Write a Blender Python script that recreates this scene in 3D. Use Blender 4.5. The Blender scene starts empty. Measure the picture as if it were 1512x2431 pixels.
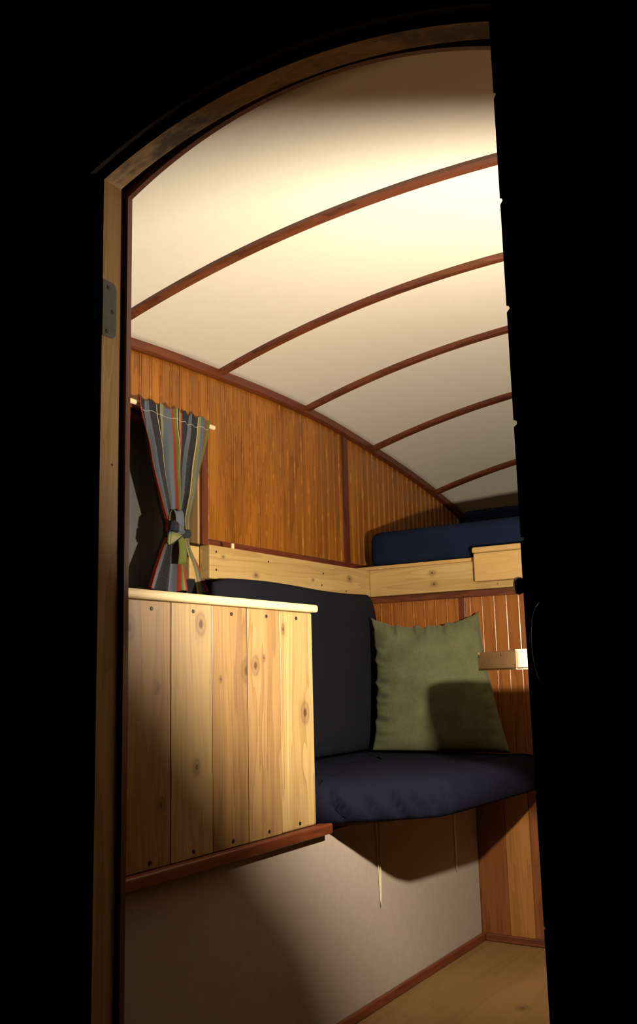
import bpy, bmesh, math, random
from mathutils import Vector, Matrix

# ------------------------------------------------------------------ camera, light, exposure
SC = bpy.context.scene
COL = SC.collection
random.seed(7)
cam_d = bpy.data.cameras.new('camera')
cam_d.sensor_fit = 'VERTICAL'; cam_d.sensor_height = 36.0
cam_d.lens = 2240.48 / 2431 * 36.0
cam_d.clip_start = 0.02
cam = bpy.data.objects.new('camera', cam_d); COL.objects.link(cam)
yaw, pitch, roll = .556382, .171415, -.0246515
fw = Vector((-math.sin(yaw)*math.cos(pitch), math.cos(yaw)*math.cos(pitch), math.sin(pitch)))
rt = Vector((math.cos(yaw), math.sin(yaw), 0)); up = rt.cross(fw)
r2 = rt*math.cos(roll) + up*math.sin(roll); u2 = up*math.cos(roll) - rt*math.sin(roll)
cam.matrix_world = Matrix(((r2.x, u2.x, -fw.x, 1.122), (r2.y, u2.y, -fw.y, -2.653), (r2.z, u2.z, -fw.z, .75), (0, 0, 0, 1)))
SC.camera = cam

W = bpy.data.worlds.new('night'); SC.world = W; W.use_nodes = True
W.node_tree.nodes['Background'].inputs[0].default_value = (.010, .012, .02, 1)
W.node_tree.nodes['Background'].inputs[1].default_value = .02
SC.view_settings.view_transform = 'Standard'; SC.view_settings.look = 'None'
SC.view_settings.exposure = 0.0; SC.view_settings.gamma = 1.0
SC.view_settings.use_curve_mapping = False

LAMP_POS = Vector((.655, -1.10, .882))
LAMP_AXIS = Vector((-.48, .87, .02)).normalized()
LAMP_POWER = 70.0
LAMP_COLOR = (1.0, .85, .65)

# ------------------------------------------------------------------ helpers
def new_bm(): return bmesh.new()

def bx(bm, x0, x1, y0, y1, z0, z1, bev=0.0, seg=2):
    r = bmesh.ops.create_cube(bm, size=1.0)
    vs = r['verts']
    for v in vs:
        v.co = Vector((x0 + (v.co.x + .5)*(x1-x0), y0 + (v.co.y + .5)*(y1-y0), z0 + (v.co.z + .5)*(z1-z0)))
    if bev > 0:
        es = list({e for v in vs for e in v.link_edges})
        bmesh.ops.bevel(bm, geom=es, offset=bev, segments=seg, affect='EDGES', profile=.5)
    return bm

def prism(bm, pts, lo, hi, axis='z'):
    """extrude a 2-D polygon (counter-clockwise) along an axis"""
    def P(a, b, c):
        return Vector((a, b, c)) if axis == 'z' else Vector((a, c, b)) if axis == 'y' else Vector((c, a, b))
    n = len(pts)
    A = [bm.verts.new(P(p[0], p[1], lo)) for p in pts]
    B = [bm.verts.new(P(p[0], p[1], hi)) for p in pts]
    bm.faces.new(A[::-1]); bm.faces.new(B)
    for i in range(n):
        j = (i+1) % n
        bm.faces.new((A[i], A[j], B[j], B[i]))
    return bm

def cyl(bm, p0, p1, r0, r1=None, n=16, caps=True):
    if r1 is None: r1 = r0
    p0 = Vector(p0); p1 = Vector(p1); d = (p1-p0).normalized()
    a = d.orthogonal().normalized(); b = d.cross(a)
    A = []; B = []
    for i in range(n):
        t = 2*math.pi*i/n; o = a*math.cos(t) + b*math.sin(t)
        A.append(bm.verts.new(p0 + o*r0)); B.append(bm.verts.new(p1 + o*r1))
    for i in range(n):
        j = (i+1) % n
        bm.faces.new((A[i], A[j], B[j], B[i]))
    if caps: bm.faces.new(A[::-1]); bm.faces.new(B)
    return bm

def tube(bm, pts, r, n=8):
    pts = [Vector(p) for p in pts]
    rings = []; prev = None
    for i, p in enumerate(pts):
        d = (pts[min(i+1, len(pts)-1)] - pts[max(i-1, 0)]).normalized()
        a = d.orthogonal().normalized() if prev is None else (prev - d*prev.dot(d)).normalized()
        prev = a; b = d.cross(a)
        rr = r[i] if isinstance(r, (list, tuple)) else r
        rings.append([bm.verts.new(p + (a*math.cos(2*math.pi*k/n) + b*math.sin(2*math.pi*k/n))*rr) for k in range(n)])
    for A, B in zip(rings, rings[1:]):
        for k in range(n):
            bm.faces.new((A[k], A[(k+1) % n], B[(k+1) % n], B[k]))
    bm.faces.new(rings[0][::-1]); bm.faces.new(rings[-1])
    return bm

def obj(name, bm, mat, parent=None, smooth=False, uv=None):
    """one mesh object, its origin at the bottom centre of its bounds"""
    bmesh.ops.recalc_face_normals(bm, faces=bm.faces)
    me = bpy.data.meshes.new(name)
    co = [v.co for v in bm.verts]
    lo = Vector((min(c[i] for c in co) for i in range(3))); hi = Vector((max(c[i] for c in co) for i in range(3)))
    org = Vector(((lo.x+hi.x)/2, (lo.y+hi.y)/2, lo.z))
    bm.to_mesh(me); bm.free()
    me.transform(Matrix.Translation(-org))
    if smooth:
        for p in me.polygons: p.use_smooth = True
    o = bpy.data.objects.new(name, me); COL.objects.link(o)
    if mat: me.materials.append(mat)
    o.location = org
    if parent:
        w = Vector(); q = parent
        while q: w += q.location; q = q.parent
        o.parent = parent; o.location = org - w
    return o

def dup(o, parent, delta):
    c = o.copy(); COL.objects.link(c); c.parent = parent; c.location = o.location + Vector(delta); return c

def thing(name, label, cat, loc, group=None):
    o = bpy.data.objects.new(name, None); COL.objects.link(o); o.location = loc; o.empty_display_size = .05
    o['label'] = label; o['category'] = cat
    if group: o['group'] = group
    return o

def tag(o, label, cat, group=None):
    o['label'] = label; o['category'] = cat
    if group: o['group'] = group
    return o

def struct(o, label=None):
    o['kind'] = 'structure'
    if label: o['label'] = label
    return o

def struct_empty(name, loc, label=None):
    o = bpy.data.objects.new(name, None); COL.objects.link(o); o.location = loc; o.empty_display_size = .05
    return struct(o, label)

# ------------------------------------------------------------------ materials
KNOT, TONE = 1.45, .80
class NT:
    def __init__(s, name):
        s.m = bpy.data.materials.new(name); s.m.use_nodes = True
        s.t = s.m.node_tree; s.b = s.t.nodes['Principled BSDF']
    def n(s, typ, **kw):
        x = s.t.nodes.new(typ)
        for k, v in kw.items():
            if k.startswith('i_'): x.inputs[k[2:].replace('_', ' ')].default_value = v
            else: setattr(x, k, v)
        return x
    def l(s, a, b): s.t.links.new(a, b)
    def math(s, op, a, b=None, c=None):
        x = s.t.nodes.new('ShaderNodeMath'); x.operation = op
        for i, v in enumerate((a, b, c)):
            if v is None: continue
            if isinstance(v, (int, float)): x.inputs[i].default_value = v
            else: s.l(v, x.inputs[i])
        return x.outputs[0]
    def ramp(s, fac, stops, interp='LINEAR'):
        x = s.t.nodes.new('ShaderNodeValToRGB'); x.color_ramp.interpolation = interp
        e = x.color_ramp.elements
        while len(e) < len(stops): e.new(.5)
        for el, (p, c) in zip(e, stops):
            el.position = p; el.color = (*c, 1)
        s.l(fac, x.inputs[0]); return x.outputs[0]
    def mix(s, fac, a, b, mode='MIX'):
        x = s.t.nodes.new('ShaderNodeMix'); x.data_type = 'RGBA'; x.blend_type = mode
        for sock, v in ((x.inputs[0], fac), (x.inputs[6], a), (x.inputs[7], b)):
            if isinstance(v, (int, float)): sock.default_value = v
            elif isinstance(v, tuple): sock.default_value = (*v, 1)
            else: s.l(v, sock)
        return x.outputs[2]
    def bump(s, h, strength, dist=.002):
        x = s.t.nodes.new('ShaderNodeBump'); x.inputs['Strength'].default_value = strength; x.inputs['Distance'].default_value = dist
        s.l(h, x.inputs['Height']); s.l(x.outputs[0], s.b.inputs['Normal'])

def wood(name, dark, light, axis='z', scale=1.0, rough=.5, knots=(), plane='yz', contrast=1.0, seed=0.0, coat=0.0, fig=1.0, knot_col=(.055, .022, .008), stain=None):
    s = NT(name)
    tc = s.n('ShaderNodeTexCoord'); oi = s.n('ShaderNodeObjectInfo')
    sep = s.n('ShaderNodeSeparateXYZ'); s.l(tc.outputs['Object'], sep.inputs[0])
    ax = {'x': 0, 'y': 1, 'z': 2}
    comp = [sep.outputs[0], sep.outputs[1], sep.outputs[2]]
    kfac = None
    for (a, b, r) in knots:
        A = sep.outputs[ax[plane[0]]]; B = sep.outputs[ax[plane[1]]]
        r = r*KNOT
        along_b = axis == plane[1]
        da = s.math('DIVIDE', s.math('SUBTRACT', A, a), r if along_b else r*1.5)
        db = s.math('DIVIDE', s.math('SUBTRACT', B, b), r*1.5 if along_b else r)
        d2 = s.math('ADD', s.math('MULTIPLY', da, da), s.math('MULTIPLY', db, db))
        ea = s.math('DIVIDE', da, 1.9 if along_b else 3.6); eb = s.math('DIVIDE', db, 3.6 if along_b else 1.9)
        e2 = s.math('ADD', s.math('MULTIPLY', ea, ea), s.math('MULTIPLY', eb, eb))
        pull = s.math('EXPONENT', s.math('MULTIPLY', e2, -1.0))
        idx = ax[plane[0]] if axis == plane[1] else ax[plane[1]]
        off = s.math('MULTIPLY', s.math('SUBTRACT', sep.outputs[idx], a if axis == plane[1] else b), s.math('MULTIPLY', pull, -.72))
        comp[idx] = s.math('ADD', comp[idx], off)
        k = s.math('EXPONENT', s.math('MULTIPLY', d2, -1.3))
        ring = s.math('MULTIPLY_ADD', s.math('SINE', s.math('MULTIPLY', s.math('SQRT', d2), 10.0)), .25, .75)
        k = s.math('MULTIPLY', k, ring)
        kfac = k if kfac is None else s.math('MAXIMUM', kfac, k)
    cmb = s.n('ShaderNodeCombineXYZ')
    for i in range(3):
        s.l(comp[i], cmb.inputs[i]) if not isinstance(comp[i], float) else None
    rnd = s.math('MULTIPLY', oi.outputs['Random'], 13.0)
    add = s.n('ShaderNodeVectorMath', operation='ADD'); s.l(cmb.outputs[0], add.inputs[0])
    rv = s.n('ShaderNodeCombineXYZ')
    for i in range(3): s.l(s.math('ADD', rnd, seed*(i+1)), rv.inputs[i])
    s.l(rv.outputs[0], add.inputs[1])
    def stretched(along, across):
        mp = s.n('ShaderNodeMapping'); s.l(add.outputs[0], mp.inputs[0])
        v = [across*scale]*3; v[ax[axis]] = along*scale
        mp.inputs['Scale'].default_value = v; return mp.outputs[0]
    n1 = s.n('ShaderNodeTexNoise', i_Scale=1.0, i_Detail=3.0, i_Roughness=.55, i_Distortion=.6*fig); s.l(stretched(1.1, 16), n1.inputs['Vector'])
    n2 = s.n('ShaderNodeTexNoise', i_Scale=1.0, i_Detail=2.0, i_Roughness=.6); s.l(stretched(5, 210), n2.inputs['Vector'])
    lines = s.math('FRACT', s.math('MULTIPLY', n1.outputs[0], 9.0))
    lines = s.math('POWER', lines, 2.6)
    g = s.math('ADD', s.math('MULTIPLY', n1.outputs[0], .9), s.math('MULTIPLY', s.math('SUBTRACT', n2.outputs[0], .5), .45))
    g = s.math('SUBTRACT', g, s.math('MULTIPLY', lines, .27))
    g = s.math('MULTIPLY_ADD', s.math('SUBTRACT', g, .40), 2.0*contrast, .5)
    dark = tuple(c*TONE for c in dark); light = tuple(c*TONE for c in light)
    col = s.ramp(g, [(0.0, dark), (1.0, light)])
    if kfac is not None: col = s.mix(kfac, col, knot_col)
    if stain is not None:
        n3 = s.n('ShaderNodeTexNoise', i_Scale=1.0, i_Detail=4.0, i_Roughness=.65); s.l(stretched(9, 22), n3.inputs['Vector'])
        f = s.ramp(n3.outputs[0], [(.47, (0, 0, 0)), (.62, (.9, .9, .9))])
        col = s.mix(f, col, stain)
    s.l(col, s.b.inputs['Base Color'])
    s.b.inputs['Roughness'].default_value = rough
    s.b.inputs['Coat Weight'].default_value = coat; s.b.inputs['Coat Roughness'].default_value = .25
    s.bump(g, .12, .0015)
    return s.m

def fabric(name, col, col2=None, rough=.95, weave=900, blotch=7.0, sheen=.0, bump=.25):
    s = NT(name); tc = s.n('ShaderNodeTexCoord')
    a = s.n('ShaderNodeTexNoise', i_Scale=blotch, i_Detail=5.0, i_Roughness=.65); s.l(tc.outputs['Object'], a.inputs['Vector'])
    b = s.n('ShaderNodeTexNoise', i_Scale=float(weave), i_Detail=2.0); s.l(tc.outputs['Object'], b.inputs['Vector'])
    c2 = col2 or tuple(x*.78 for x in col)
    f = s.math('ADD', s.math('MULTIPLY', a.outputs[0], .75), s.math('MULTIPLY', b.outputs[0], .35))
    s.l(s.ramp(f, [(.38, c2), (.70, col)]), s.b.inputs['Base Color'])
    s.b.inputs['Roughness'].default_value = rough; s.b.inputs['Specular IOR Level'].default_value = .06
    s.b.inputs['Sheen Weight'].default_value = sheen
    s.bump(b.outputs[0], bump, .001)
    return s.m

def paint(name, col, rough=.6, var=.06, metal=0.0, noise=14.0, bump=.05, spec=.4):
    s = NT(name); tc = s.n('ShaderNodeTexCoord')
    a = s.n('ShaderNodeTexNoise', i_Scale=noise, i_Detail=5.0); s.l(tc.outputs['Object'], a.inputs['Vector'])
    s.l(s.ramp(a.outputs[0], [(.3, tuple(c*(1-var) for c in col)), (.7, tuple(min(1, c*(1+var)) for c in col))]), s.b.inputs['Base Color'])
    s.b.inputs['Roughness'].default_value = rough; s.b.inputs['Metallic'].default_value = metal
    s.b.inputs['Specular IOR Level'].default_value = spec
    s.bump(a.outputs[0], bump, .001)
    return s.m

M_CANVAS = paint('cream ceiling cloth', (.715, .680, .595), .9, .012, noise=30, bump=.03, spec=.1)
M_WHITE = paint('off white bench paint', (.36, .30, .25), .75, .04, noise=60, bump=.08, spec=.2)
M_RED = wood('red brown varnished trim', (.10, .020, .007), (.22, .050, .014), 'y', 1.4, .42, coat=.15)
M_REDX = wood('red brown varnished rib', (.085, .020, .009), (.22, .060, .020), 'x', 1.4, .42, coat=.15)
M_REDZ = wood('red brown varnished upright', (.075, .016, .008), (.17, .042, .016), 'z', 1.4, .42, coat=.1)
M_PANEL = wood('orange stained plywood', (.24, .076, .007), (.48, .175, .017), 'z', .50, .36, coat=.25, contrast=1.0, fig=4.5)
M_PANEL_X = wood('orange stained plywood back', (.24, .072, .013), (.42, .155, .034), 'z', .9, .36, coat=.25, contrast=.9)
def bead_glint_mat():
    s = NT('bead varnish with painted highlights'); tc = s.n('ShaderNodeTexCoord'); mp = s.n('ShaderNodeMapping'); s.l(tc.outputs['Object'], mp.inputs[0])
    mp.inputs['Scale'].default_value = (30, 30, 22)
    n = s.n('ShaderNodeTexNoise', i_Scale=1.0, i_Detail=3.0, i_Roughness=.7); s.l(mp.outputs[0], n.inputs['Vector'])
    s.l(s.ramp(n.outputs[0], [(.48, (.27, .088, .010)), (.74, (.50, .22, .035))]), s.b.inputs['Base Color'])  # broken lamp highlights along the beads, painted into the base colour
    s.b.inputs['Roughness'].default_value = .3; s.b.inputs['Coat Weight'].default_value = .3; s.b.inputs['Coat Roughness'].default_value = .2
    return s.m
M_BEAD_GLINT = bead_glint_mat()
M_PINE_Y = wood('pale pine along', (.46, .29, .10), (.62, .44, .175), 'y', .55, .5, contrast=1.0, knots=((.27, .048, .008), (-.22, .022, .006), (-.36, .058, .004), (.06, .03, .004)), plane='yz', fig=1.6)
M_PINE_X = wood('pale pine across', (.44, .28, .095), (.61, .43, .17), 'x', .55, .5, contrast=1.0, knots=((-.57, .06, .006), (-.565, .025, .006)), plane='xz')
M_PINE_END = wood('pine block', (.50, .31, .11), (.66, .43, .16), 'x', 1.2, .5, contrast=.6)
M_COUNTER = wood('pale counter edge', (.72, .56, .30), (.84, .69, .42), 'y', .6, .45, contrast=.5)
M_TABLE = wood('pale table board', (.46, .28, .14), (.60, .40, .21), 'x', .7, .5, contrast=.6)
M_JAMB = wood('weathered jamb wood', (.30, .17, .06), (.52, .33, .13), 'z', .8, .65, contrast=.9)
M_JAMB_ARCH = wood('stained jamb wood', (.24, .13, .055), (.46, .30, .15), 'x', .8, .7, contrast=.9, stain=(.05, .04, .03))
M_FLOOR = wood('plywood floor', (.20, .105, .032), (.29, .165, .06), 'y', .5, .6, contrast=.7, knots=((-.14, -.33, .010), (.06, .43, .007)), plane='xy')
M_BLACK = paint('black painted cladding', (.003, .003, .0035), .7, .2, spec=.05)
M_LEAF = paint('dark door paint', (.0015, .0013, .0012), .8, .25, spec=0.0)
M_MOULD = wood('dark red exterior moulding', (.005, .0015, .001), (.012, .004, .002), 'x', 1, .85)
M_STEEL = paint('dull grey steel', (.085, .082, .080), .55, .12, metal=.3, noise=90)
M_SCREW = paint('dark screw head', (.035, .028, .022), .45, .1, metal=.5)
M_BRIGHT = paint('bright screw head', (.6, .52, .40), .35, .05, metal=.9)
M_BRASS = paint('old brass', (.45, .36, .18), .35, .1, metal=1.0)
M_IRON = paint('black iron', (.012, .012, .013), .32, .1, metal=.4, spec=.5)
M_NAVY = fabric('navy seat cloth', (.0068, .0080, .0170), (.0045, .0054, .0120))
M_CHAR = fabric('charcoal backrest cloth', (.0118, .0132, .0190), (.0085, .0098, .0150), blotch=4)
M_BLUE = fabric('dark blue mattress cloth', (.0085, .0135, .036), (.006, .0095, .026), blotch=9)
M_SAGE = fabric('sage green suede', (.112, .124, .064), (.070, .078, .036), rough=.9, weave=240, blotch=17, sheen=.1, bump=.35)
M_DOWEL = paint('pale dowel', (.80, .66, .40), .5, .04)
M_CORD = paint('cream cord', (.72, .64, .46), .8, .05, noise=300, bump=.3)
M_PANE = paint('grey window blind', (.085, .083, .08), .8, .05, noise=80, spec=.2)
M_SHADE = paint('dark enamel lamp reflector', (.12, .11, .10), .5, .05)
M_GROUND = paint('dark gravel ground', (.03, .028, .025), .95, .4, noise=25, bump=.6)
M_INNER = wood('inner wall boards', (.09, .024, .006), (.17, .05, .012), 'z', .8, .45)

# the roof: side height along the van, and the bow across it
ZS = [(-1.62, 1.515), (-1.30, 1.545), (-1.02, 1.562), (-.87, 1.569), (-.68, 1.573), (-.475, 1.575), (-.25, 1.570), (-.045, 1.555), (.18, 1.528), (.44, 1.492), (.69, 1.447), (.89, 1.400), (1.27, 1.285)]
def zside(y):
    if y <= ZS[0][0]: return ZS[0][1]
    for i in range(len(ZS)-1):
        if ZS[i][0] <= y <= ZS[i+1][0]:
            # Catmull-Rom
            p0 = ZS[max(i-1, 0)]; p1 = ZS[i]; p2 = ZS[i+1]; p3 = ZS[min(i+2, len(ZS)-1)]
            t = (y-p1[0])/(p2[0]-p1[0]); h = p2[0]-p1[0]
            m1 = (p2[1]-p0[1])/(p2[0]-p0[0])*h; m2 = (p3[1]-p1[1])/(p3[0]-p1[0])*h
            return (2*t**3-3*t*t+1)*p1[1] + (t**3-2*t*t+t)*m1 + (-2*t**3+3*t*t)*p2[1] + (t**3-t*t)*m2
    return ZS[-1][1]
XC, HW, RISE = .42, .84, .122
def zroof(x, y): return zside(y) + RISE*(1 - ((x-XC)/HW)**2)

# ------------------------------------------------------------------ structure
bm = bx(new_bm(), -6, 6, -7, 6, -.75, -.70); struct(obj('ground', bm, M_GROUND))
bm = bx(new_bm(), -.47, 1.31, -1.60, 1.30, -.05, 0); struct(obj('floor', bm, M_FLOOR))

# ceiling cloth with ribs
bm = new_bm(); NX, NY = 40, 70
gr = []
for lay in (0, .02):
    g = []
    for i in range(NX+1):
        x = -.425 + i/NX*1.69
        row = []
        for j in range(NY+1):
            y = -1.545 + j/NY*2.80
            row.append(bm.verts.new((x, y, zroof(x, y) + lay)))
        g.append(row)
    gr.append(g)
for i in range(NX):
    for j in range(NY):
        bm.faces.new((gr[0][i][j], gr[0][i][j+1], gr[0][i+1][j+1], gr[0][i+1][j]))
        bm.faces.new((gr[1][i][j], gr[1][i+1][j], gr[1][i+1][j+1], gr[1][i][j+1]))
for i in range(NX):
    for j in (0, NY):
        bm.faces.new((gr[0][i][j], gr[0][i+1][j], gr[1][i+1][j], gr[1][i][j]))
for j in range(NY):
    for i in (0, NX):
        bm.faces.new((gr[0][i][j], gr[0][i][j+1], gr[1][i][j+1], gr[1][i][j]))
ceiling = struct(obj('ceiling', bm, M_CANVAS, smooth=True))
def add_rib(y, w=.030, h=.012):
    bm = new_bm(); n = 48; rings = []
    for i in range(n+1):
        x = -.405 + i/n*1.65
        q = []
        for dy, dz in ((-w/2, .004), (-w/2, -h*.6), (-w*.3, -h), (w*.3, -h), (w/2, -h*.6), (w/2, .004)):
            q.append(bm.verts.new((x, y+dy, zroof(x, y+dy) + dz)))
        rings.append(q)
    for A, B in zip(rings, rings[1:]):
        for k in range(6): bm.faces.new((A[k], A[(k+1) % 6], B[(k+1) % 6], B[k]))
    bm.faces.new(rings[0]); bm.faces.new(rings[-1][::-1])
    return obj('rib', bm, M_REDX, ceiling)
for y in (-1.125, -.684, -.250, .184, .685): add_rib(y)

def along_trim(name, x0, x1, dz0, dz1, y0, y1, mat):
    bm = new_bm(); n = 60; rings = []
    for i in range(n+1):
        y = y0 + (y1-y0)*i/n
        c = .004
        q = [bm.verts.new((x, y, zroof((x0+x1)/2, y) + dz)) for x, dz in ((x0, dz1), (x0, dz0), (x1-c, dz0), (x1, dz0+c), (x1, dz1))]
        rings.append(q)
    for A, B in zip(rings, rings[1:]):
        for k in range(5): bm.faces.new((A[k], A[(k+1) % 5], B[(k+1) % 5], B[k]))
    bm.faces.new(rings[0]); bm.faces.new(rings[-1][::-1])
    return struct(obj(name, bm, mat))
along_trim('trim_1', -.419, -.401, -.022, .003, -1.535, 1.24, M_RED)
along_trim('trim_2', 1.241, 1.259, -.022, .003, -1.535, 1.24, M_RED)

# left wall with its window hole
WY0, WY1, WZ0, WZ1 = -1.30, -.766, .945, 1.392
bm = new_bm()
bx(bm, -.47, -.426, -1.55, WY0, 0, 1.53); bx(bm, -.47, -.426, WY0, WY1, 0, WZ0); bx(bm, -.47, -.426, WY0, WY1, WZ1, 1.54)
bx(bm, -.47, -.426, WY1, .2, 0, 1.52); bx(bm, -.47, -.426, .2, .7, 0, 1.44); bx(bm, -.47, -.426, .7, 1.27, 0, 1.28)
wall_left = struct(obj('wall_left', bm, M_INNER))
PITCH = .038
def bead_columns(a0, a1, bead):
    """(position, height above the sheet) across a beaded board"""
    out = [(a0, 0)]
    k = math.ceil((a0+.008)/PITCH)
    while bead and k*PITCH < a1 - .008:
        c = k*PITCH
        for d, h in ((-.0055, 0), (-.0045, -.0018), (-.003, -.0018), (-.0022, .0004), (0, .0012), (.0022, .0004), (.003, -.0018), (.0045, -.0018), (.0055, 0)):
            out.append((c+d, h))
        k += 1
    out.append((a1, 0)); return out
def bead_panel(a0, a1, z0, ztop, plane, base, thick, mat, parent, sign=1, bead=True):
    bm = new_bm(); cols = bead_columns(a0, a1, bead)
    # add stations so that a curved top is followed
    st = []
    for (p, h), (q, g) in zip(cols, cols[1:]):
        st.append((p, h))
        m = int((q-p)/.04)
        for i in range(1, m+1): st.append((p + (q-p)*i/(m+1), h + (g-h)*i/(m+1)))
    st.append(cols[-1])
    def P(a, o, z): return (base + sign*o, a, z) if plane == 'x' else (a, base + sign*o, z)
    fb = []; ft = []; bb = []; bt = []
    for a, h in st:
        zt = ztop(a)
        fb.append(bm.verts.new(P(a, h, z0))); ft.append(bm.verts.new(P(a, h, zt)))
        bb.append(bm.verts.new(P(a, -thick, z0))); bt.append(bm.verts.new(P(a, -thick, zt)))
    for i in range(len(st)-1):
        f = bm.faces.new((fb[i], fb[i+1], ft[i+1], ft[i])); mid = (st[i][0]+st[i+1][0])/2
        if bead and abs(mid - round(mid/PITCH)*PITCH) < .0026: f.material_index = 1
        bm.faces.new((bb[i], bt[i], bt[i+1], bb[i+1]))
        bm.faces.new((fb[i], bb[i], bb[i+1], fb[i+1])); bm.faces.new((ft[i], ft[i+1], bt[i+1], bt[i]))
    bm.faces.new((fb[0], ft[0], bt[0], bb[0])); bm.faces.new((fb[-1], bb[-1], bt[-1], ft[-1]))
    o = obj('panel', bm, mat, parent); o.data.materials.append(M_BEAD_GLINT); return o
top = lambda y: zroof(-.42, y) - .004
bead_panel(-1.54, -.690, 1.415, top, 'x', -.42, .006, M_PANEL, wall_left)
bead_panel(-.743, -.690, .44, lambda y: 1.4145, 'x', -.42, .006, M_PANEL, wall_left)
bead_panel(-.689, -.022, .44, top, 'x', -.42, .006, M_PANEL, wall_left)
bead_panel(.004, 1.24, 1.062, top, 'x', -.42, .006, M_PANEL, wall_left)
bm = prism(new_bm(), [(-.022, 1.085), (.004, 1.085), (.004, top(.004)), (-.022, top(-.022))], -.426, -.411, 'x')
obj('batten', bm, M_REDZ, wall_left)
bm = bx(new_bm(), -.4197, -.406, -.742, 1.24, 1.084, 1.108, .003); obj('ledge_strip', bm, M_RED, wall_left)

# window
win = struct_empty('window_1', (-.44, -1.03, WZ0), 'small window behind the striped curtain, its grey blind in shadow')
bm = bx(new_bm(), -.466, -.460, WY0, WY1, WZ0, WZ1); obj('blind', bm, M_PANE, win)
bm = bx(new_bm(), -.460, -.412, WY1-.012, WY1-.0005, WZ0, WZ1-.0005); obj('side_liner', bm, M_JAMB, win)
bm = bx(new_bm(), -.460, -.412, WY0+.0005, WY0+.012, WZ0, WZ1-.0005); obj('side_liner', bm, M_JAMB, win)
bm = bx(new_bm(), -.460, -.412, WY0+.012, WY1-.012, WZ1-.012, WZ1-.0005); obj('head_liner', bm, M_RED, win)
bm = bx(new_bm(), -.460, -.408, WY0+.012, WY1-.012, WZ0+.0005, WZ0+.012); obj('sill', bm, M_RED, win)
bm = bx(new_bm(), -.4195, -.402, WY1-.004, WY1+.020, WZ0-.02, WZ1+.0005, .002); obj('side_casing', bm, M_REDZ, win)
bm = bx(new_bm(), -.4195, -.402, WY0-.020, WY0+.004, WZ0-.02, WZ1+.0005, .002); obj('side_casing', bm, M_REDZ, win)
bm = bx(new_bm(), -.4195, -.402, WY0-.020, WY1+.020, WZ1+.001, WZ1+.022, .002); obj('head_casing', bm, M_RED, win)

# back partition under the bunk, right, rear and front walls
bm = bx(new_bm(), -.425, 1.26, .006, .045, 0, 1.058); wall_back = struct(obj('wall_back', bm, M_INNER))
bead_panel(-.419, -.034, .436, lambda x: .990, 'y', 0, .0055, M_PANEL_X, wall_back, -1)
bead_panel(-.014, 1.255, .436, lambda x: .990, 'y', 0, .0055, M_PANEL_X, wall_back, -1)
for k, (a, b) in enumerate(((-.014, .071), (.072, .144), (.145, .262), (.263, .38), (.381, .50), (.501, .62), (.621, .74), (.741, .86), (.861, .98), (.981, 1.10), (1.101, 1.255))):
    m = wood('lower board %d' % k, *([((.15, .045, .010), (.26, .085, .020)), ((.27, .11, .022), (.41, .18, .042)), ((.16, .048, .010), (.28, .09, .022))][k % 3]), 'z', 1.0, .45, coat=.15, seed=k*2.3)
    bm = bx(new_bm(), a, b, .0, .0055, .001, .435, .0008, 1); obj('board', bm, m, wall_back)
bm = bx(new_bm(), -.034, -.014, -.006, .006, .001, .972, .002); obj('batten', bm, M_REDZ, wall_back)
bm = bx(new_bm(), -.419, 1.255, -.012, -.0013, .970, .9905, .002); obj('ledge_strip', bm, M_REDX, wall_back)
bm = bx(new_bm(), 1.262, 1.31, -1.55, 1.27, 0, 1.28); bx(bm, 1.262, 1.31, -1.55, .7, 1.28, 1.44); bx(bm, 1.262, 1.31, -1.55, .2, 1.44, 1.515)
struct(obj('wall_right', bm, M_INNER))
bm = bx(new_bm(), -.47, 1.31, 1.256, 1.30, 0, 1.40); struct(obj('wall_rear', bm, M_INNER))

# front wall with the arched doorway
XL, XR, CX, CZ, R0 = .065, .795, .41, .685, .951
ZC = CZ + math.sqrt(R0*R0 - (XL-CX)**2)
def arch(x, r=R0, cz=CZ): return cz + math.sqrt(r*r - (x-CX)**2)
bm = new_bm(); FO = .03
def crown(x): return 1.60 + .16*(1 - ((x-XC)/.89)**2)
xs = [-.47 + i*(XL-FO+.47)/8 for i in range(9)]
xs2 = [XL-FO + i*(XR-XL+2*FO)/24 for i in range(25)]
xs3 = [XR+FO + i*(1.31-XR-FO)/8 for i in range(9)]
prism(bm, [(xs[0], -.05), (xs[-1], -.05)] + [(x, crown(x)) for x in xs[::-1]], -1.60, -1.55, 'y')
prism(bm, [(xs3[0], -.05), (xs3[-1], -.05)] + [(x, crown(x)) for x in xs3[::-1]], -1.60, -1.55, 'y')
hdr = [(x, arch(max(min(x, XR+FO), XL-FO), R0+FO)) for x in xs2] + [(x, crown(x)) for x in xs2[::-1]]
prism(bm, hdr, -1.60, -1.55, 'y')
wall_front = struct(obj('wall_front', bm, M_BLACK))

# door frame in the front wall
door = struct_empty('door_1', (CX, -1.58, 0), 'arched doorway frame with pale jambs and red brown stop')
bm = bx(new_bm(), XL-FO+.0005, XL, -1.602, -1.557, 0, ZC); jl = obj('jamb', bm, M_JAMB, door)
bm = bx(new_bm(), XR, XR+FO-.0005, -1.602, -1.557, 0, ZC); obj('jamb', bm, M_JAMB, door)
xs = [XL-FO*.3 + i*(XR-XL+.6*FO)/36 for i in range(37)]
bm = prism(new_bm(), [(x, arch(x, R0)) for x in xs] + [(x, arch(x, R0+FO-.001)) for x in xs[::-1]], -1.602, -1.562, 'y')
obj('arch_jamb', bm, M_JAMB_ARCH, door)
SX0, SX1, SR, SZ, SCX = .0738, .785, .7865, .852, .420
def stop_arch(x): return SZ + math.sqrt(SR*SR - (x-SCX)**2)
bm = bx(new_bm(), XL-.03, SX0, -1.5545, -1.544, 0, stop_arch(SX0)); obj('stop', bm, M_REDZ, door)
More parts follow.
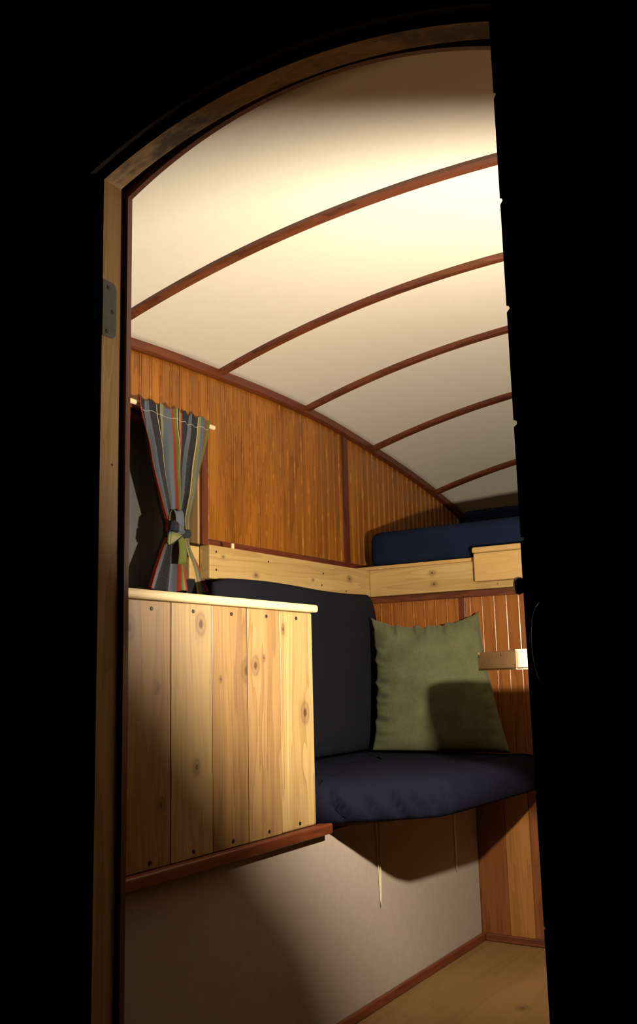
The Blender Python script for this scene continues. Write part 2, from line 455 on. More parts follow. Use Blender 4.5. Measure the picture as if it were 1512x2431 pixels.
bm = bx(new_bm(), SX1, XR+.03, -1.5545, -1.544, 0, stop_arch(SX1)); obj('stop', bm, M_REDZ, door)
xs = [XL-.03 + i*(XR-XL+.06)/36 for i in range(37)]
bm = prism(new_bm(), [(x, stop_arch(x)) for x in xs] + [(x, stop_arch(x)+.045) for x in xs[::-1]], -1.5535, -1.544, 'y')
obj('arch_stop', bm, M_REDX, door)
xs = [XL-.03 + i*(XR-XL+.06)/36 for i in range(37)]
bm = prism(new_bm(), [(x, arch(x, R0+.014)) for x in xs] + [(x, arch(x, R0+.042)) for x in xs[::-1]], -1.618, -1.6025, 'y')
mould = obj('arch_moulding', bm, M_MOULD, door)
for x in (.084, .167, .27, .381, .524, .684):
    z = arch(x, R0+.029)
    bm = cyl(new_bm(), (x, -1.618, z), (x, -1.6205, z), .0035, .0025, 10); obj('screw', bm, M_BRIGHT, door)
# hinge leaf let into the left jamb
bm = new_bm(); hp = []
hy0, hy1, hz0, hz1, hr = -1.602, -1.571, 1.300, 1.396, .012
for cy, cz, a0 in ((hy1-hr, hz0+hr, -90), (hy1-hr, hz1-hr, 0)):
    for k in range(7):
        t = math.radians(a0 + 15*k); hp.append((cy + hr*math.cos(t), cz + hr*math.sin(t)))
hp += [(hy0, hz1), (hy0, hz0)]
prism(bm, hp, XL-.001, XL+.0012, 'x'); obj('hinge_plate', bm, M_STEEL, door)
for y, z in ((-1.590, 1.385), (-1.580, 1.346), (-1.592, 1.309)):
    bm = cyl(new_bm(), (XL+.0012, y, z), (XL+.002, y, z), .0035, .003, 12); bx(bm, XL+.002, XL+.0022, y-.0022, y+.0022, z-.0005, z+.0005)
    obj('screw', bm, M_SCREW, door)
bm = cyl(new_bm(), (XL, -1.575, 1.09), (XL+.0006, -1.575, 1.09), .0022, .0022, 8); obj('screw', bm, M_SCREW, door)
# sill
bm = bx(new_bm(), XL, XR, -1.602, -1.545, .0005, .012, .002); obj('threshold', bm, M_REDX, door)

# baseboards
bm = bx(new_bm(), -.0118, 0, -1.545, -.0065, .0005, .021, .003); struct(obj('baseboard_left', bm, M_RED))
bm = bx(new_bm(), .0005, 1.255, -.012, -.0015, .0005, .021, .003); struct(obj('baseboard_back', bm, M_REDX))

# ------------------------------------------------------------------ bench, cabinet, counter
bench = thing('bench', 'white painted bench base under the navy seat cushion, along the left wall', 'bench', (-.2, -.8, 0))
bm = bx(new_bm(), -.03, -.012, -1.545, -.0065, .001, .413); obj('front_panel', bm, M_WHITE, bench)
bm = prism(new_bm(), [(-.40, -.868), (-.05, -.83), (.085, -.62), (.120, -.10), (.120, -.014), (-.40, -.014)], .4165, .4312, 'z')
obj('seat_board', bm, M_JAMB, bench)
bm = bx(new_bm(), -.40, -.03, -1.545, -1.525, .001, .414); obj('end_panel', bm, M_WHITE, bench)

cab = thing('cabinet', 'knotty cedar plank cabinet with dark screw heads under the pale counter', 'cabinet', (-.2, -1.2, .437))
bm = bx(new_bm(), -.41, -.0185, -1.535, -.899, .4375, .886); obj('body', bm, M_JAMB, cab)
seams = [-1.545, -1.466-.0, -1.356, -1.239, -1.128, -1.015, -.886]
PL = [(-1.545, -1.4665, ()), (-1.466, -1.356, ((.02, .297, .006), (-.052, .40, .012), (.03, .10, .008))), (-1.356, -1.239, ((.025, .412, .012), (.012, .155, .008))),
      (-1.239, -1.128, ((.052, .325, .013), (-.03, .31, .004))), (-1.128, -1.015, ((-.030, .335, .011), (.0, .35, .004))), (-1.015, -.886, ((.028, .235, .013), (-.05, .41, .006)))]
CED = [((.27, .14, .05), (.38, .23, .09)), ((.28, .15, .055), (.40, .245, .10)), ((.37, .235, .095), (.50, .355, .165)), ((.25, .135, .05), (.42, .25, .09)), ((.29, .16, .06), (.45, .28, .115)), ((.35, .205, .075), (.54, .385, .165))]
for i, (a, b, kn) in enumerate(PL):
    m = wood('cedar board %d' % i, tuple(c*.9 for c in CED[i][0]), tuple(c*.93 for c in CED[i][1]), 'z', 1.0, .48, knots=kn, plane='yz', contrast=1.25, seed=i*1.7, fig=1.2, coat=.1)
    bm = bx(new_bm(), -.018, -.0004*(i % 2) , a+.0006, b-.0006, .4375, .886, .0015 if i < 5 else .004)
    p = obj('plank', bm, m, cab)
    sy = (-1.505, -1.408, -1.295, -1.179, -1.062, -.951)[i]
    for z in (.872, .4485):
        bm = cyl(new_bm(), (-.001, sy, z), (.0009, sy, z), .0042, .0036, 12)
        bx(bm, .0009, .0011, sy-.0026, sy+.0026, z-.0006, z+.0006)
        obj('screw', bm, M_SCREW, p)
bm = bx(new_bm(), -.0115, .016, -1.545, -.846, .4145, .4365, .004, 3); struct(obj('trim_3', bm, M_RED))
bm = bx(new_bm(), -.412, .014, -1.54, -.880, .8865, .9035, .006, 3)
tag(obj('countertop', bm, M_COUNTER), 'pale wooden countertop on the cedar plank cabinet beneath the curtain', 'countertop')

# ------------------------------------------------------------------ shelf beam and bunk
sb = thing('shelf_beam', 'pale pine beam along the left wall above the charcoal backrest', 'beam', (-.36, -.42, .99))
bm = bx(new_bm(), -.363, -.330, -.832, -.003, .992, 1.076, .003); obj('front_board', bm, M_PINE_Y, sb)
bm = bx(new_bm(), -.4010, -.364, -.868, -.0125, .991, 1.074, .003); obj('rear_board', bm, M_PINE_Y, sb)
bm = cyl(new_bm(), (-.355, -.706, 1.0755), (-.355, -.706, 1.093), .0052, .0046, 12); obj('peg', bm, M_DOWEL, sb)
for y, z in ((-.806, 1.060), (-.806, 1.015), (-.30, 1.045), (-.31, 1.01), (-.17, 1.0), (-.58, 1.055)):
    bm = cyl(new_bm(), (-.3302, y, z), (-.3293, y, z), .0032, .0028, 10); obj('screw', bm, M_SCREW, sb)

bunk = thing('bunk_platform', 'pine edged bunk platform across the back holding the dark blue mattresses', 'bunk', (.4, .6, .99))
bm = bx(new_bm(), -.3295, 1.25, -.022, -.0005, .991, 1.076, .003); obj('front_rail', bm, M_PINE_X, bunk)
bm = bx(new_bm(), -.405, 1.25, -.006, 1.25, 1.0765, 1.0895, .002); obj('deck', bm, M_PINE_END, bunk)
for x, z in ((.10, 1.003), (.155, 1.006)):
    bm = cyl(new_bm(), (x, -.022, z), (x, -.0232, z), .003, .0026, 10); obj('screw', bm, M_BRIGHT, bunk)
blk = thing('ladder_hook', 'pale wooden box-shaped block hooked over the bunk rail at right', 'block', (.13, -.05, 1.0))
bm = bx(new_bm(), .040, .225, -.052, -.024, 1.011, 1.095, .003); obj('front_board', bm, M_PINE_END, blk)
bm = bx(new_bm(), .036, .229, -.056, .010, 1.0955, 1.113, .006, 3); obj('top_board', bm, M_PINE_END, blk)

def cushion_box(name, x0, x1, y0, y1, z0, z1, r, mat, puff=.006, seed=1, lump=.003):
    bm = bx(new_bm(), x0, x1, y0, y1, z0, z1, r, 4)
    bmesh.ops.subdivide_edges(bm, edges=[e for e in bm.edges if e.calc_length() > .05], cuts=14, use_grid_fill=True)
    rn = random.Random(seed); ph = [rn.uniform(0, 6) for _ in range(6)]
    for v in bm.verts:
        u = (v.co.x-x0)/(x1-x0); w = (v.co.y-y0)/(y1-y0); h = (v.co.z-z0)/(z1-z0)
        v.co.z += (puff*math.sin(math.pi*min(1, max(0, u)))**.5*math.sin(math.pi*min(1, max(0, w)))**.5 + lump*math.sin(19*v.co.x+ph[0])*math.sin(23*v.co.y+ph[1]))*max(0, h)
        v.co.y += lump*math.sin(14*v.co.x+ph[2])*math.sin(40*v.co.z+ph[3])*(1-w)
    return obj(name, bm, mat, smooth=True)
tag(cushion_box('mattress', -.352, 1.22, .018, .60, 1.0905, 1.205, .03, M_BLUE), 'dark blue mattress at the front of the upper bunk, above the pine rail', 'mattress')
tag(cushion_box('mattress', -.30, 1.22, .63, .80, 1.0905, 1.352, .03, M_BLUE, .004, 3), 'dark blue cushion standing behind the front mattress, in shadow under the ceiling', 'mattress')

# ------------------------------------------------------------------ seat cushions
def seat_cushion():
    base = [(-.385, -.862), (-.005, -.872), (.198, -.672), (.224, -.20), (.218, -.020), (-.385, -.018)]
    # rounded, resampled outline
    def rounded(pts, rad, n=10):
        out = []
        N = len(pts)
        for i in range(N):
            p = Vector(pts[i]); a = (Vector(pts[i-1])-p); b = (Vector(pts[(i+1) % N])-p)
            r = min(rad[i], a.length*.45, b.length*.45)
            A = p + a.normalized()*r; B = p + b.normalized()*r
            for k in range(n+1):
                t = k/n; out.append(A*(1-t)**2 + p*2*t*(1-t) + B*t*t)
        return out
    pts = rounded(base, [.03, .02, .05, .05, .03, .02])
    # resample
    L = [0]
    for i in range(len(pts)): L.append(L[-1] + (pts[(i+1) % len(pts)]-pts[i]).length)
    N = 260; out = []; j = 0
    for k in range(N):
        s = L[-1]*k/N
        while L[j+1] < s: j += 1
        t = (s-L[j])/(L[j+1]-L[j]); out.append(pts[j].lerp(pts[(j+1) % len(pts)], t))
    cen = Vector((-.09, -.42))
    nrm = []
    for k in range(N):
        d = (out[(k+1) % N]-out[k-1]).normalized(); nrm.append(Vector((d.y, -d.x)))
    prof = [(.05, .4325), (.014, .4325), (.004, .435), (-.001, .443), (-.004, .455), (-.004, .470), (-.001, .484), (.006, .498), (.018, .509), (.036, .517), (.06, .522)]
    bm = new_bm(); rings = []
    rn = random.Random(5)
    corner = Vector((.198, -.672))
    folds = [(-.235, .010, 1.0), (-.165, .008, 1.1), (-.105, .009, .9), (-.055, .007, 1.3), (-.02, .008, .8), (.02, .006, .7)]
    dirv = (Vector((.198, -.672)) - Vector((-.005, -.872))).normalized()
    for inset, z in prof:
        ring = []
        for k in range(N):
            p = out[k] - nrm[k]*inset
            s = (p-corner).dot(dirv)
            d = 0
            near = out[k].x > -.02 and out[k].y < -.55
            if near:
                h = (z-.4325)/.09
                for c, amp, tl in folds:
                    amp = amp*min(1, max(0, h)/.22)
                    x = s - c + .06*tl*(h-.3)
                    d -= 2.4*amp*math.exp(-(x/.007)**2)*math.exp(-((h-.38)/.30)**2)*1.2
                    d += amp*1.1*math.exp(-((x-.016)/.012)**2)*math.exp(-((h-.38)/.34)**2)
            q = p + nrm[k]*d
            ring.append(bm.verts.new((q.x, q.y, z + d*.35*min(1, (z-.4325)/.03))))
        rings.append(ring)
    # towards the middle
    last = [v.co.copy() for v in rings[-1]]
    for f, dz in ((.25, .003), (.5, .005), (.75, .006), (.95, .006)):
        rings.append([bm.verts.new((c.x + (cen.x-c.x)*f, c.y + (cen.y-c.y)*f, .522+dz)) for c in last])
    for A, B in zip(rings, rings[1:]):
        for k in range(N): bm.faces.new((A[k], A[(k+1) % N], B[(k+1) % N], B[k]))
    bm.faces.new(rings[0][::-1]); bm.faces.new(rings[-1])
    return obj('seat_cushion', bm, M_NAVY, smooth=True)
tag(seat_cushion(), 'navy seat cushion with gathered front corner on the white bench', 'cushion')

def backrest():
    # a slab standing on the seat: faces +x, leans on the beam, rounded ends
    bm = new_bm(); NA, NB = 60, 40; y0, y1, z0, z1 = -.858, -.052, .5285, .992
    def outline(u, v):
        y = y0 + (y1-y0)*u; z = z0 + (z1-z0)*v; return y, z
    F = []; B = []
    def sup(a): return max(0.0, 1 - abs(2*a-1)**10)**.35
    for i in range(NA+1):
        f = []; b = []
        for j in range(NB+1):
            u = i/NA; v = j/NB
            # cluster to the border
            u = .5 - .5*math.cos(math.pi*u); v = .5 - .5*math.cos(math.pi*v)
            y, z = outline(u, v)
            # round the upper corners
            cu = max(0, abs(2*u-1) - .86)/.14; cv = max(0, (v - .80))/.20
            if u > .5: y -= .030*cu*cu*cv**1.5; z -= .040*cv*cu**1.6
            else: z -= .012*cv*cu
            z += .004*math.sin(9*y+1)*v
            t = .024*sup(u)*sup(v)
            cx = -.302 + .0*v
            lump = .003*math.sin(7*y+2*z)*sup(u)*sup(v)
            f.append(bm.verts.new((cx + t + lump, y, z)))
            b.append(f[-1] if i in (0, NA) or j in (0, NB) else bm.verts.new((cx - t, y, z)))
        F.append(f); B.append(b)
    for i in range(NA):
        for j in range(NB):
            bm.faces.new((F[i][j], F[i+1][j], F[i+1][j+1], F[i][j+1]))
            q = (B[i][j], B[i][j+1], B[i+1][j+1], B[i+1][j])
            if len(set(q)) == 4 and not all(a in (F[i][j], F[i+1][j], F[i+1][j+1], F[i][j+1]) for a in q): bm.faces.new(q)
    return obj('backrest_cushion', bm, M_CHAR, smooth=True)
tag(backrest(), 'charcoal backrest cushion standing against the left wall below the pine beam', 'cushion')

def pillow():
    TL, TR, BL, BR = Vector((-.262, -.150, .922)), Vector((.052, -.060, .926)), Vector((-.252, -.185, .531)), Vector((.163, -.155, .531))
    nrm = ((TR-TL).cross(BL-TL)).normalized()
    if nrm.y > 0: nrm = -nrm
    N = 90; bm = new_bm(); S = []
    rn = random.Random(11)
    ph = [rn.uniform(0, 6.28) for _ in range(12)]
    def wr(t, k): return math.sin(41*t+ph[k]) + .7*math.sin(67*t+ph[k+1]) + .4*math.sin(113*t+ph[k+2])
    for side in (1, -1):
        g = []
        for i in range(N+1):
            row = []
            for j in range(N+1):
                u = i/N; v = j/N
                border = i in (0, N) or j in (0, N)
                if side == -1 and border: row.append(S[0][i][j]); continue
                P = (BL.lerp(BR, u)).lerp(TL.lerp(TR, u), v)
                e = (TR-TL).normalized(); w = (TL-BL).normalized()
                a = 4*u*(1-u); b = 4*v*(1-v)
                el = (1-u)**3; er = u**3; eb = (1-v)**3; et = v**3
                P = P + e*(.020*b**.6*el - .012*b**.6*er) + w*(.000*eb - .040*a**.7*et)
                # gathers along the seams
                dl, dr, dt, db = u, 1-u, 1-v, v
                P = P + e*(.0035*wr(v, 0)*math.exp(-dl*30)*b) + w*(.0028*wr(u, 3)*math.exp(-dt*26)*a)
                th = .060*(a**.42)*(b**.42)
                th += (.0045 + .005*(1-v))*wr(v, 0)*math.exp(-((dl-.06)/.07)**2)*b
                th += .0028*wr(v, 6)*math.exp(-((dr-.04)/.04)**2)*b*.6
                th += .0040*wr(u, 3)*math.exp(-((dt-.05)/.06)**2)*a
                th -= .018*math.exp(-((u-.42)/.05)**2)*math.exp(-((v-.93)/.10)**2)
                th += .006*math.sin(5*u+2)*math.sin(6*v+1)*a*b
                if side == -1: th *= .75
                row.append(bm.verts.new(P + nrm*side*max(th, 0)))
            g.append(row)
        S.append(g)
    for side in (0, 1):
        g = S[side]
        for i in range(N):
            for j in range(N):
                q = (g[i][j], g[i+1][j], g[i+1][j+1], g[i][j+1])
                try: bm.faces.new(q if side == 0 else q[::-1])
                except ValueError: pass
    return obj('pillow', bm, M_SAGE, smooth=True)
tag(pillow(), 'square sage green suede throw pillow propped in the bench corner', 'pillow')

# cords hanging under the seat
for (y, zb, wd, lab) in ((-.60, .212, .011, 'longer pale cord loop hanging below the bench seat, nearer the door'), (-.164, .213, .006, 'shorter pale cord loop hanging below the bench seat, near the back wall')):
    t = []
    for k in range(13):
        s = k/12; t.append((-.0085 if False else -.0092, y - wd*(1-s), .416 + (zb-.416)*s))
    t2 = [(-.0092, y + wd*.9*(1-(k/12)), .416 + (zb-.416)*(k/12)) for k in range(12, -1, -1)]
    bm = tube(new_bm(), t + t2[1:], .0016, 6)
    tag(obj('hanging_cord', bm, M_CORD, smooth=True), lab, 'cord')

# ------------------------------------------------------------------ curtain on its dowel
rod = thing('curtain_rod', 'thin pale wooden dowel over the window holding the striped curtain', 'rod', (-.389, -.95, 1.40))
bm = cyl(new_bm(), (-.389, -1.34, 1.4025), (-.389, -.738, 1.4025), .0062, None, 16); obj('dowel', bm, M_DOWEL, rod)
for y in (-1.325, -.752):
    bm = bx(new_bm(), -.4015 if y < -1.3 else -.4015, -.392, y-.004, y+.004, 1.396, 1.408, .001); obj('bracket', bm, M_BRASS, rod)
STR = [('red', .018), ('navy', .065), ('blue', .045), ('navy', .085), ('cream', .008), ('navy', .05), ('sage', .055), ('blue', .10), ('red', .026), ('green', .03), ('cream', .006), ('navy', .02), ('sage', .045),
       ('red', .02), ('navy', .10), ('blue', .05), ('navy', .085), ('cream', .009), ('sage', .02), ('blue', .06), ('red', .026), ('green', .05)]
SC_COL = dict(red=(.25, .023, .009), navy=(.010, .011, .017), blue=(.078, .093, .118), cream=(.50, .34, .15), sage=(.175, .175, .078), green=(.095, .112, .014))
def striped(name, reps=1.0):
    s = NT(name); uv = s.n('ShaderNodeUVMap'); sep = s.n('ShaderNodeSeparateXYZ'); s.l(uv.outputs[0], sep.inputs[0])
    tot = sum(w for _, w in STR); p = 0; stops = []
    for c, w in STR: stops.append((p/tot, SC_COL[c])); p += w
    col = s.ramp(s.math('FRACT', s.math('MULTIPLY', sep.outputs[0], reps)), stops, 'CONSTANT')
    tc = s.n('ShaderNodeTexCoord')
    mp = s.n('ShaderNodeMapping'); s.l(tc.outputs['Object'], mp.inputs[0]); mp.inputs['Scale'].default_value = (300, 300, 900)
    n = s.n('ShaderNodeTexNoise', i_Scale=1.0, i_Detail=2.0); s.l(mp.outputs[0], n.inputs['Vector'])
    # a pale stitch line under the rod sleeve
    st = s.math('LESS_THAN', s.math('ABSOLUTE', s.math('SUBTRACT', sep.outputs[1], .058)), .0016)
    col = s.mix(s.math('MULTIPLY', st, .5), col, (.55, .5, .38))
    col = s.mix(s.math('MULTIPLY', s.math('SUBTRACT', n.outputs[0], .35), .5), col, (.16, .16, .15))
    s.l(col, s.b.inputs['Base Color']); s.b.inputs['Roughness'].default_value = .9; s.b.inputs['Specular IOR Level'].default_value = .15
    s.bump(n.outputs[0], .3, .001)
    return s.m
M_STRIPE = striped('striped curtain cloth')
M_STRIPE_TIE = striped('striped tie cloth', 1.0)
cur = thing('curtain', 'striped blue, green and red curtain tied at its waist beside the window', 'curtain', (-.375, -.9, .955))
def lerp_keys(keys, t):
    for (a, va), (b, vb) in zip(keys, keys[1:]):
        if t <= b:
            s = (t-a)/(b-a); s = s*s*(3-2*s); return va + (vb-va)*s
    return keys[-1][1]
def line_keys(keys, t):
    s = 0
    for d in (-.02, -.01, 0, .01, .02):
        q = min(1, max(0, t+d))
        for (a, va), (b, vb) in zip(keys, keys[1:]):
            if q <= b: s += va + (vb-va)*(q-a)/(b-a); break
    return s/5
ZT, ZH, ZW = 1.4125, .9545, 1.105
def curtain_cloth():
    NU, NV = 240, 110; me = bpy.data.meshes.new('cloth'); V = []; Fc = []; UV = []
    tw = (ZT-ZW)/(ZT-ZH)
    YL = [(0, -1.040), (.045, -1.0395), (.347, -1.0019), (.523, -.9683), (.635, -.9446), (.703, -.9460), (.79, -.9675), (.897, -.9922), (1, -1.0119)]
    YR = [(0, -.7700), (.027, -.7718), (.15, -.7886), (.274, -.8128), (.449, -.8364), (.601, -.8687), (.706, -.8752), (.79, -.8511), (.867, -.8234), (1, -.7940)]
    for j in range(NV+1):
        t = j/NV; yl = line_keys(YL, t); yr = line_keys(YR, t)
        amp = lerp_keys([(0, .0035), (.08, .004), (.25, .010), (tw, .011), (.85, .014), (1, .016)], t)
        for i in range(NU+1):
            u = i/NU
            # slow folds that keep their place in the cloth
            f = math.sin(2*math.pi*(3.4*u + .25*math.sin(5*u)) + 2.2 + .6*math.sin(3*t)) + .40*math.sin(2*math.pi*8*u + 1 + 2*t)
            bunch = .05*math.sin(2*math.pi*4.5*u + 1.9)/(2*math.pi*4.5)*2
            w = min(1, t*3)
            y = yl + (yr-yl)*(u + bunch*w)
            tight = math.exp(-((t-tw)/.06)**2)
            x = -.3775 + amp*f + .010*tight*math.sin(math.pi*u) + .006*(t > .0)*min(1, t*4)
            if t < .055: x = max(x, -.3795)
            zz = ZT - (ZT-ZH)*t + .0035*math.sin(2*math.pi*7*u + 1.1*math.sin(9*u))*max(0, 1-t*9) + (.006*math.sin(2*math.pi*2.2*u+.5))*max(0, (t-.85)/.15) - .0015*math.sin(2*math.pi*9*u)*max(0, 1-t*12)
            V.append((x, y, zz)); UV.append((u, t))
    for j in range(NV):
        for i in range(NU):
            a = j*(NU+1)+i; Fc.append((a, a+NU+1, a+NU+2, a+1))
    org = Vector(cur.location)
    me.from_pydata([tuple(Vector(v)-org) for v in V], [], Fc)
    ul = me.uv_layers.new(name='UVMap')
    for lp in me.loops: ul.data[lp.index].uv = UV[lp.vertex_index]
    for p in me.polygons: p.use_smooth = True
    me.materials.append(M_STRIPE)
    o = bpy.data.objects.new('cloth', me); COL.objects.link(o); o.parent = cur
    md = o.modifiers.new('thickness', 'SOLIDIFY'); md.thickness = .0014; md.offset = 0
    return o
curtain_cloth()
def strip(name, pts, widths, normals, u0, u1, parent, thick=.002, crosswise=False):
    """a flat strip of cloth along pts; width direction given per point"""
    V = []; Fc = []; UV = []; n = len(pts); K = 6
    for i, (p, w, d) in enumerate(zip(pts, widths, normals)):
        p = Vector(p); d = Vector(d).normalized()
        tg = (Vector(pts[min(i+1, n-1)])-Vector(pts[max(i-1, 0)])).normalized(); nn = tg.cross(d).normalized()
        for k in range(K+1):
            s = k/K - .5
            V.append(p + d*w*s + nn*.002*math.cos(2*math.pi*s)); UV.append((u0+(u1-u0)*(i/(n-1) if not crosswise else k/K), .5))
    for i in range(n-1):
        for k in range(K):
            a = i*(K+1)+k; Fc.append((a, a+1, a+K+2, a+K+1))
    me = bpy.data.meshes.new(name); org = Vector(parent.location)
    me.from_pydata([tuple(v-org) for v in V], [], Fc)
    ul = me.uv_layers.new(name='UVMap')
    for lp in me.loops: ul.data[lp.index].uv = UV[lp.vertex_index]
    for p in me.polygons: p.use_smooth = True
    me.materials.append(M_STRIPE_TIE)
    o = bpy.data.objects.new(name, me); COL.objects.link(o); o.parent = parent
    md = o.modifiers.new('thickness', 'SOLIDIFY'); md.thickness = thick; md.offset = 0
    return o
# band round the waist
cy, cx = -.910, -.366
ring = []; wd = []; nd = []
for k in range(41):
    a = 2*math.pi*k/40; ring.append((cx + .024*math.cos(a), cy + .038*math.sin(a), 1.094 + .006*math.sin(a))); wd.append(.020); nd.append((0, 0, 1))
strip('tie_band', ring, wd, nd, .135, .185, cur)
def knot_piece(name, yz, x0, x1, uvf):
    bm = prism(new_bm(), yz, x0, x1, 'x')
    bmesh.ops.bevel(bm, geom=list(bm.edges), offset=.0035, segments=3, affect='EDGES')
    k = obj(name, bm, None, cur, smooth=True); k.data.materials.append(M_STRIPE_TIE)
    ul = k.data.uv_layers.new(name='UVMap'); off = k.location + cur.location
    for lp in k.data.loops:
        c = k.data.vertices[lp.vertex_index].co + off; ul.data[lp.index].uv = (uvf(c.y, c.z), .5)
    return k
# knot: a folded wedge of striped cloth, its lower turn, and the green turn at its right
knot_piece('tie_knot', [(-.966, 1.094), (-.919, 1.092), (-.914, 1.099), (-.946, 1.121), (-.960, 1.122)], -.352, -.334, lambda y, z: .083 + (y+.945)*.9)
knot_piece('tie_fold', [(-.972, 1.064), (-.962, 1.059), (-.920, 1.088), (-.924, 1.0925), (-.967, 1.0955)], -.351, -.338, lambda y, z: .285 + ((z-1.075) - (y+.95)*.6)*2.2)
knot_piece('tie_turn', [(-.934, 1.099), (-.915, 1.090), (-.908, 1.092), (-.908, 1.122), (-.926, 1.120), (-.938, 1.110)], -.362, -.346, lambda y, z: .985)
# loop standing up behind the knot
pts = []; wd = []; nd = []
for q in range(17):
    a = math.pi*q/16
    pts.append((-.352 + .010*math.cos(a), -.931 + .001*q/16, 1.110 + .040*math.sin(a)**.7)); wd.append(.026); nd.append((.15, 1, .05))
strip('tie_loop', pts, wd, nd, .40, .27, cur)
pts = [(-.348 + .006*math.sin(s*3), -.922 + .008*s, 1.096 - .075*s) for s in [q/10 for q in range(11)]]
strip('tie_tail', pts, [.018 + .008*q/10 for q in range(11)], [(.2, 1, .1)]*11, .955, .995, cur, crosswise=True)

# ------------------------------------------------------------------ table at right
tb = thing('table', 'pale wooden table end with clipped corner jutting in beside the pillow', 'table', (.8, -.65, 0))
bm = prism(new_bm(), [(.264, -.588), (.276, -.622), (.281, -.632), (.440, -.822), (.447, -.828), (.458, -.830), (1.25, -.830), (1.25, -.50), (.30, -.562), (.272, -.568), (.264, -.576)], .752, .792, 'z')
bmesh.ops.bevel(bm, geom=[e for e in bm.edges if abs(e.verts[0].co.z-e.verts[1].co.z) < 1e-6], offset=.004, segments=2, affect='EDGES')
obj('top', bm, M_TABLE, tb)
for x, y in ((1.16, -.77), (1.16, -.56), (.76, -.60)):
    bm = bx(new_bm(), x-.02, x+.02, y-.02, y+.02, .0005, .7515, .003); obj('leg', bm, M_TABLE, tb)
for s in (.07, .66):
    p = Vector((.290, -.662)).lerp(Vector((.440, -.822)), s); n = Vector((-.73, -.684))
    bm = cyl(new_bm(), (p.x, p.y, .783), (p.x+n.x*.001, p.y+n.y*.001, .783), .003, .0026, 10); obj('screw', bm, M_SCREW, tb)

# galley counter just inside the door, with the lamp on it
gal = thing('galley_counter', 'low wooden galley counter inside the door, hidden behind the dark door leaf', 'counter', (.95, -1.25, 0))
bm = bx(new_bm(), .79, 1.255, -1.515, -1.00, .0005, .735); obj('body', bm, M_INNER, gal)
bm = bx(new_bm(), .765, 1.258, -1.525, -.985, .7355, .757, .004); obj('worktop', bm, M_INNER, gal)
lamp = thing('reflector_lamp', 'small unseen lamp with an added light-cutting hood on the galley counter, behind the dark door leaf', 'lamp', (.81, -1.20, .7575))
AX = LAMP_AXIS; a_ = AX.cross(Vector((0, 0, 1))).normalized(); b_ = a_.cross(AX)      # a_ to the lamp's right, b_ up
bm = new_bm(); rings = []
RIM = .060
PROF = [(.012, -.046, 0), (.026, -.042, 0), (.044, -.031, 0), (.056, -.016, 0), (RIM, 0, 1), (RIM+.0012, 0, 1), (.0572, -.017, 0), (.045, -.0325, 0), (.026, -.044, 0), (.012, -.048, 0)]
def light_cut_rim(t):          # made-up hood edge, reaching forward at its lower side to cut the light
    return RIM*(-.10 + .06*max(0, math.sin(t)) + .72*min(1.1, max(0, -math.sin(t) + .30))**1.2)
for r, h, w in PROF:
    rings.append([bm.verts.new(LAMP_POS + AX*(h + w*light_cut_rim(2*math.pi*k/48)) + (a_*math.cos(2*math.pi*k/48) + b_*math.sin(2*math.pi*k/48))*r) for k in range(48)])
for A, B in zip(rings, rings[1:] + rings[:1]):
    for k in range(48): bm.faces.new((A[k], A[(k+1) % 48], B[(k+1) % 48], B[k]))
obj('reflector', bm, M_SHADE, lamp, smooth=True)
bm = cyl(new_bm(), LAMP_POS - AX*.055, LAMP_POS - AX*.0195, .0115, .0115, 20); obj('socket', bm, M_IRON, lamp)
bm = tube(new_bm(), [LAMP_POS - AX*.053, LAMP_POS - AX*.066 + Vector((.004, 0, -.006)), Vector((.74, -1.19, .82)), Vector((.81, -1.20, .77))], .004, 8); obj('stem', bm, M_IRON, lamp)
bm = cyl(new_bm(), (.81, -1.20, .7575), (.81, -1.20, .772), .04, .034, 24); obj('foot', bm, M_IRON, lamp)
# the glowing bulb itself gives the light
BULB_R = .014
bm = new_bm(); bmesh.ops.create_icosphere(bm, subdivisions=2, radius=BULB_R)
for v in bm.verts: v.co += LAMP_POS
n_ = NT('glowing bulb'); n_.b.inputs['Base Color'].default_value = (.8, .8, .8, 1)
n_.b.inputs['Emission Color'].default_value = (*LAMP_COLOR, 1)
n_.b.inputs['Emission Strength'].default_value = LAMP_POWER/(math.pi*4*math.pi*BULB_R**2)
obj('bulb', bm, n_.m, lamp, smooth=True)

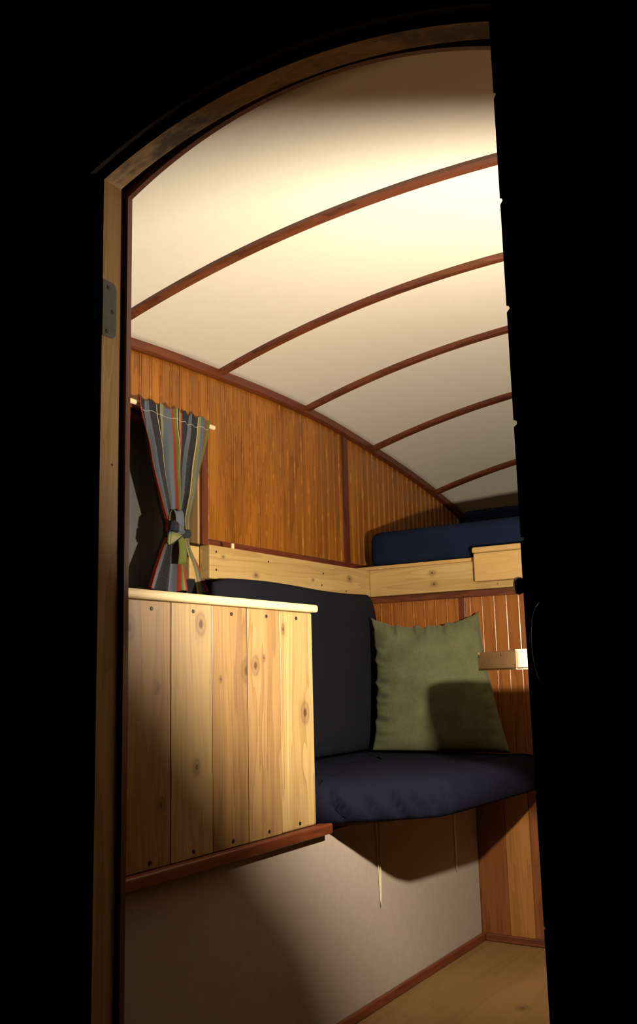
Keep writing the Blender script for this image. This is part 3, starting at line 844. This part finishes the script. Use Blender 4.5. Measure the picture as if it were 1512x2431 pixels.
# ------------------------------------------------------------------ door leaves
def door_leaf(hx, ang, width, right, label, breaks):
    """boards run across the leaf; hinge at (hx, -1.6)"""
    hinge = Vector((hx, -1.606, 0)); d = Vector((math.cos(ang), -math.sin(ang), 0)); nn = Vector((d.y, -d.x, 0))
    if right: nn = -nn if nn.x > 0 else nn        # interior face
    else: nn = nn if nn.x > 0 else -nn
    root = thing('door_leaf', label, 'door', (hinge.x, hinge.y, .012))
    T = .032; first = None
    for a, b in zip(breaks, breaks[1:]):
        bm = new_bm(); bx(bm, 0, width, -T, 0, a+.0003, b-.0003)
        if b == breaks[-1]:
            bm.free(); bm = new_bm(); n = 10
            top = [(width*i/n, arch(hx + (-1 if right else 1)*min(width, .345)*i/n)) for i in range(n+1)]
            prism(bm, [(0, a+.0008), (width, a+.0008)] + top[::-1], -T, 0, 'y')
        bmesh.ops.bevel(bm, geom=list(bm.edges), offset=.0038 if a > .85 else .0012, segments=2, affect='EDGES')
        for v in bm.verts:
            l, t, z = v.co; p = hinge + d*l + nn*t; v.co = Vector((p.x, p.y, z))
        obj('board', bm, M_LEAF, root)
    return root, hinge, d, nn
BR = [.012, .190, .332, .474, .616, .898, 1.038, 1.181, 1.321, 1.464, 1.573]
leafR, hR, dR, nR = door_leaf(.7455, math.radians(54), .345, True, 'dark boarded door leaf standing open at the right of the doorway', BR)
p = hR + dR*.014
bm = tube(new_bm(), [p + nR*q + Vector((0, 0, .845)) for q in (0, .004, .005, .009, .0125, .0145)], [.005, .005, .009, .0105, .009, .003], 14)
obj('knob', bm, M_IRON, leafR, smooth=True)
p = hR + dR*.066
bm = tube(new_bm(), [p + nR*(.0005 + .010*math.sin(math.pi*k/16)**.5) + Vector((0, 0, .735 + .085*k/16)) for k in range(17)], .003, 10)
obj('pull_handle', bm, M_IRON, leafR, smooth=True)
pts = [hR + dR*.005 - nR*.010, hR + dR*.339 - nR*.010, hR + dR*.339 - nR*.022, hR + dR*.005 - nR*.022]
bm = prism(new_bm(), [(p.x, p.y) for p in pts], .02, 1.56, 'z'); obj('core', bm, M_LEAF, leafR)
leafL, hL, dL, nL = door_leaf(.060, math.radians(178.5), .200, False, 'dark boarded door leaf folded back against the outside wall, left of the doorway', BR)
leafL.location.y -= .012
bm = cyl(new_bm(), (-.112, -1.650, 1.521), (-.075, -1.650, 1.506), .006, None, 12); obj('bolt', bm, M_BRASS, leafL, smooth=True)
